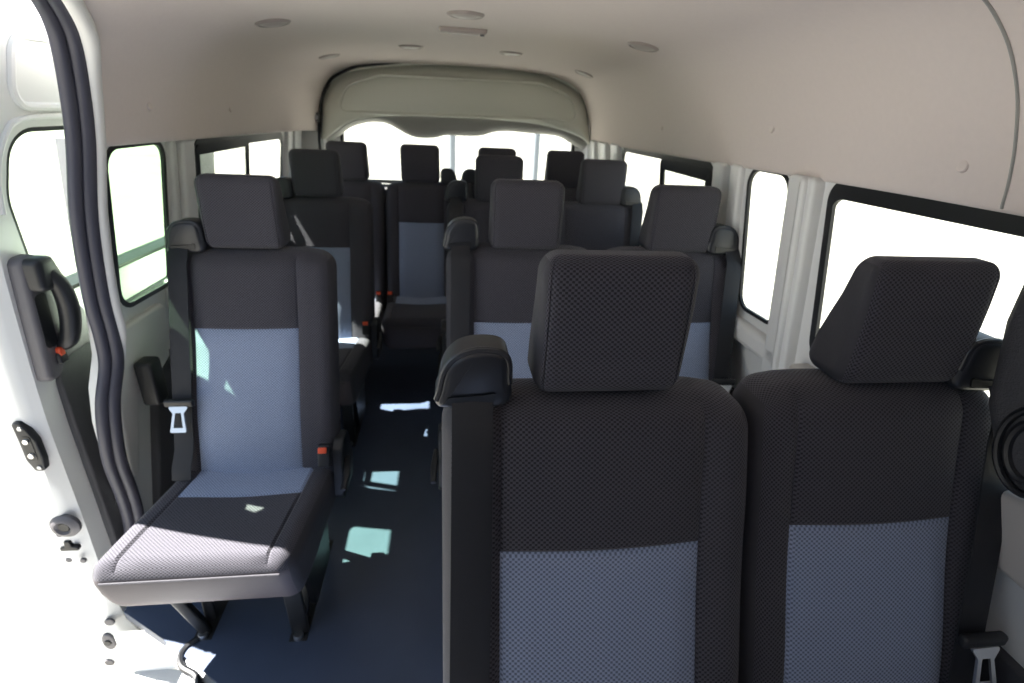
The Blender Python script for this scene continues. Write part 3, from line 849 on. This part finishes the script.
mb = MB(); mb.prism(rpoly([(-1.055, .268), (-1.010, .268), (-1.010, .280), (-1.024, .283), (-1.026, .302), (-1.040, .302), (-1.042, .283), (-1.055, .280)], .003, 2), .010, -.003, 'gasket', ff2, .003); mb.build('edge_clip', do)
for (x, z, r_) in ((-1.046, .323, .008), (-1.016, .330, .007), (-1.048, .231, .008), (-1.013, .226, .008), (-1.008, -.023, .014), (-1.052, -.200, .014)):
    mb = MB(); mb.disc(ff2(x, z, .0), (0, -1, 0), r_, .006, 'gtrim', 14); mb.build('edge_plug', do)
mb = MB(); mb.prism([(-1.026 + .018 * math.cos(t), -.10 + .034 * math.sin(t)) for t in [i * PI / 12 for i in range(24)]], .012, -.004, 'gtrim', ff2, .005); lo = mb.build('lower_catch', do)
mb = MB(); mb.disc(ff2(-1.026, -.10, .0), (0, -1, 0), .011, .016, 'gasket', 14); mb.build('catch_hole', lo)

# ------------------------------------------------------------------ ceiling lamps
def zc(x):
    u = x - XC; best = None
    for (a, b), (c, d) in zip(HP, HP[1:]):
        if a <= u <= c: return b + (d - b) * (u - a) / (c - a)
    return 1.6
def lamp(x, y, label):
    r = empty('ceiling_light', (x, y, zc(x)), label, 'ceiling light', 'round lamps in the headliner')
    sl = (zc(x + .03) - zc(x - .03)) / .06
    r.rotation_euler = (0, -math.atan(sl), 0)
    mb = MB(); mb.disc((0, 0, .004), (0, 0, -1), .05, .01, 'lampring', 32, [(.050, 0), (.050, .006), (.044, .011), (.040, .011), (.038, .008)]); mb.build('bezel', r)
    mb = MB(); mb.disc((0, 0, 0), (0, 0, -1), .038, .008, 'lens', 28, [(.038, 0), (.038, .005), (.025, .009), (.008, .0105)]); mb.build('lens', r)
    return r
lamp(-.50, 1.80, 'round ceiling lamp on the door side, nearer the camera')
lamp(.595, 1.75, 'round ceiling lamp on the bench side, nearer the camera')
lamp(-.535, 2.75, 'round ceiling lamp on the door side, nearer the tailgate')
lamp(.655, 2.74, 'round ceiling lamp on the bench side, nearer the tailgate')
lamp(-.148, 2.45, 'small central ceiling lamp, door side of the inner pair')
lamp(.264, 2.44, 'small central ceiling lamp, bench side of the inner pair')
lamp(.049, 1.60, 'round ceiling lamp on the centre line beside the slim bar lamp')
r = empty('dome_lamp', (.049, 1.87, zc(.049)), 'slim bar lamp on the centre line of the headliner', 'ceiling light')
mb = MB(); mb.box((0, 0, -.004), (.15, .042, .018), 'lampring', .007); mb.build('housing', r)
mb = MB(); mb.box((0, 0, -.012), (.10, .026, .008), 'lens', .003); mb.build('lens', r)
mb = MB(); mb.box((.060, 0, -.014), (.014, .012, .008), 'gtrim', .002); mb.build('switch', r)

# ------------------------------------------------------------------ outside
mb = MB(); mb.sheet([(-70, -70), (70, -70), (70, 90), (-70, 90)], [], 'ground', lambda x, y, w: (x, y, w), -.62, 12)
o = mb.build('ground'); tag(o, 'pale sunlit concrete lot outside the van', 'ground', kind='structure')
for (x, y, h, lab) in ((.10, 12., 3.4, 'thin pale post seen through the rear window above the aisle'), (1.95, 12., 3.4, 'thin pale post seen through the bench side half of the rear window')):
    r = empty('lamp_post', (x, y, -.62), lab, 'post', 'posts behind the van')
    mb = MB(); mb.tube([(0, 0, 0), (0, 0, h)], .075, 'pole', 12); mb.build('shaft', r)
    mb = MB(); mb.box((0, 0, .06), (.34, .34, .12), 'pole', .02); mb.build('footing', r)
    mb = MB(); mb.tube([(0, 0, h - .05), (0, -.3, h + .12), (0, -.7, h + .16)], .05, 'pole', 10); mb.box((0, -.85, h + .15), (.16, .4, .07), 'pole', .02); mb.build('lamp_arm', r)

# ------------------------------------------------------------------ light, camera
w = bpy.data.worlds.new('World'); sc.world = w; w.use_nodes = True
bg = w.node_tree.nodes['Background']; bg.inputs[0].default_value = (.62, .78, 1.0, 1); bg.inputs[1].default_value = 1.1
sun = bpy.data.lights.new('sun', 'SUN'); sun.energy = 36; sun.angle = math.radians(.53); sun.color = (1, .96, .90)
so = bpy.data.objects.new('sun', sun); COL.objects.link(so)
el, az = math.radians(58), math.radians(19)      # travels +x, a little towards -y, down
d = Vector((math.cos(el) * math.cos(az), -math.cos(el) * math.sin(az), -math.sin(el)))
so.rotation_euler = d.to_track_quat('-Z', 'Y').to_euler(); so.location = (-4, 2, 6)

cam = bpy.data.cameras.new('camera'); co = bpy.data.objects.new('camera', cam); COL.objects.link(co)
p, yw, rl = [math.radians(a) for a in (23.87, 7.717, 2.923)]
cy, sy, cp, sp = math.cos(yw), math.sin(yw), math.cos(p), math.sin(p)
F = Vector((sy * cp, cy * cp, -sp)); R0 = Vector((cy, -sy, 0)); U0 = R0.cross(F)
R = R0 * math.cos(rl) + U0 * math.sin(rl); U = U0 * math.cos(rl) - R0 * math.sin(rl)
mt = Matrix((R, U, -F)).transposed().to_4x4(); mt.translation = (0, 0, 1.42); co.matrix_world = mt
cam.sensor_width = 36; cam.sensor_fit = 'HORIZONTAL'; cam.lens = 514 / 1024 * 36; cam.clip_start = .02
cam.dof.use_dof = True; cam.dof.focus_distance = .72; cam.dof.aperture_fstop = 5.0
sc.camera = co
sc.view_settings.view_transform = 'Standard'; sc.view_settings.look = 'None'; sc.view_settings.gamma = 1
sc.view_settings.use_curve_mapping = False; sc.view_settings.exposure = 0.25
sc.cycles.use_denoising = True
sc.cycles.max_bounces = 10; sc.cycles.diffuse_bounces = 6; sc.cycles.transparent_max_bounces = 16
sc.cycles.sample_clamp_indirect = 8
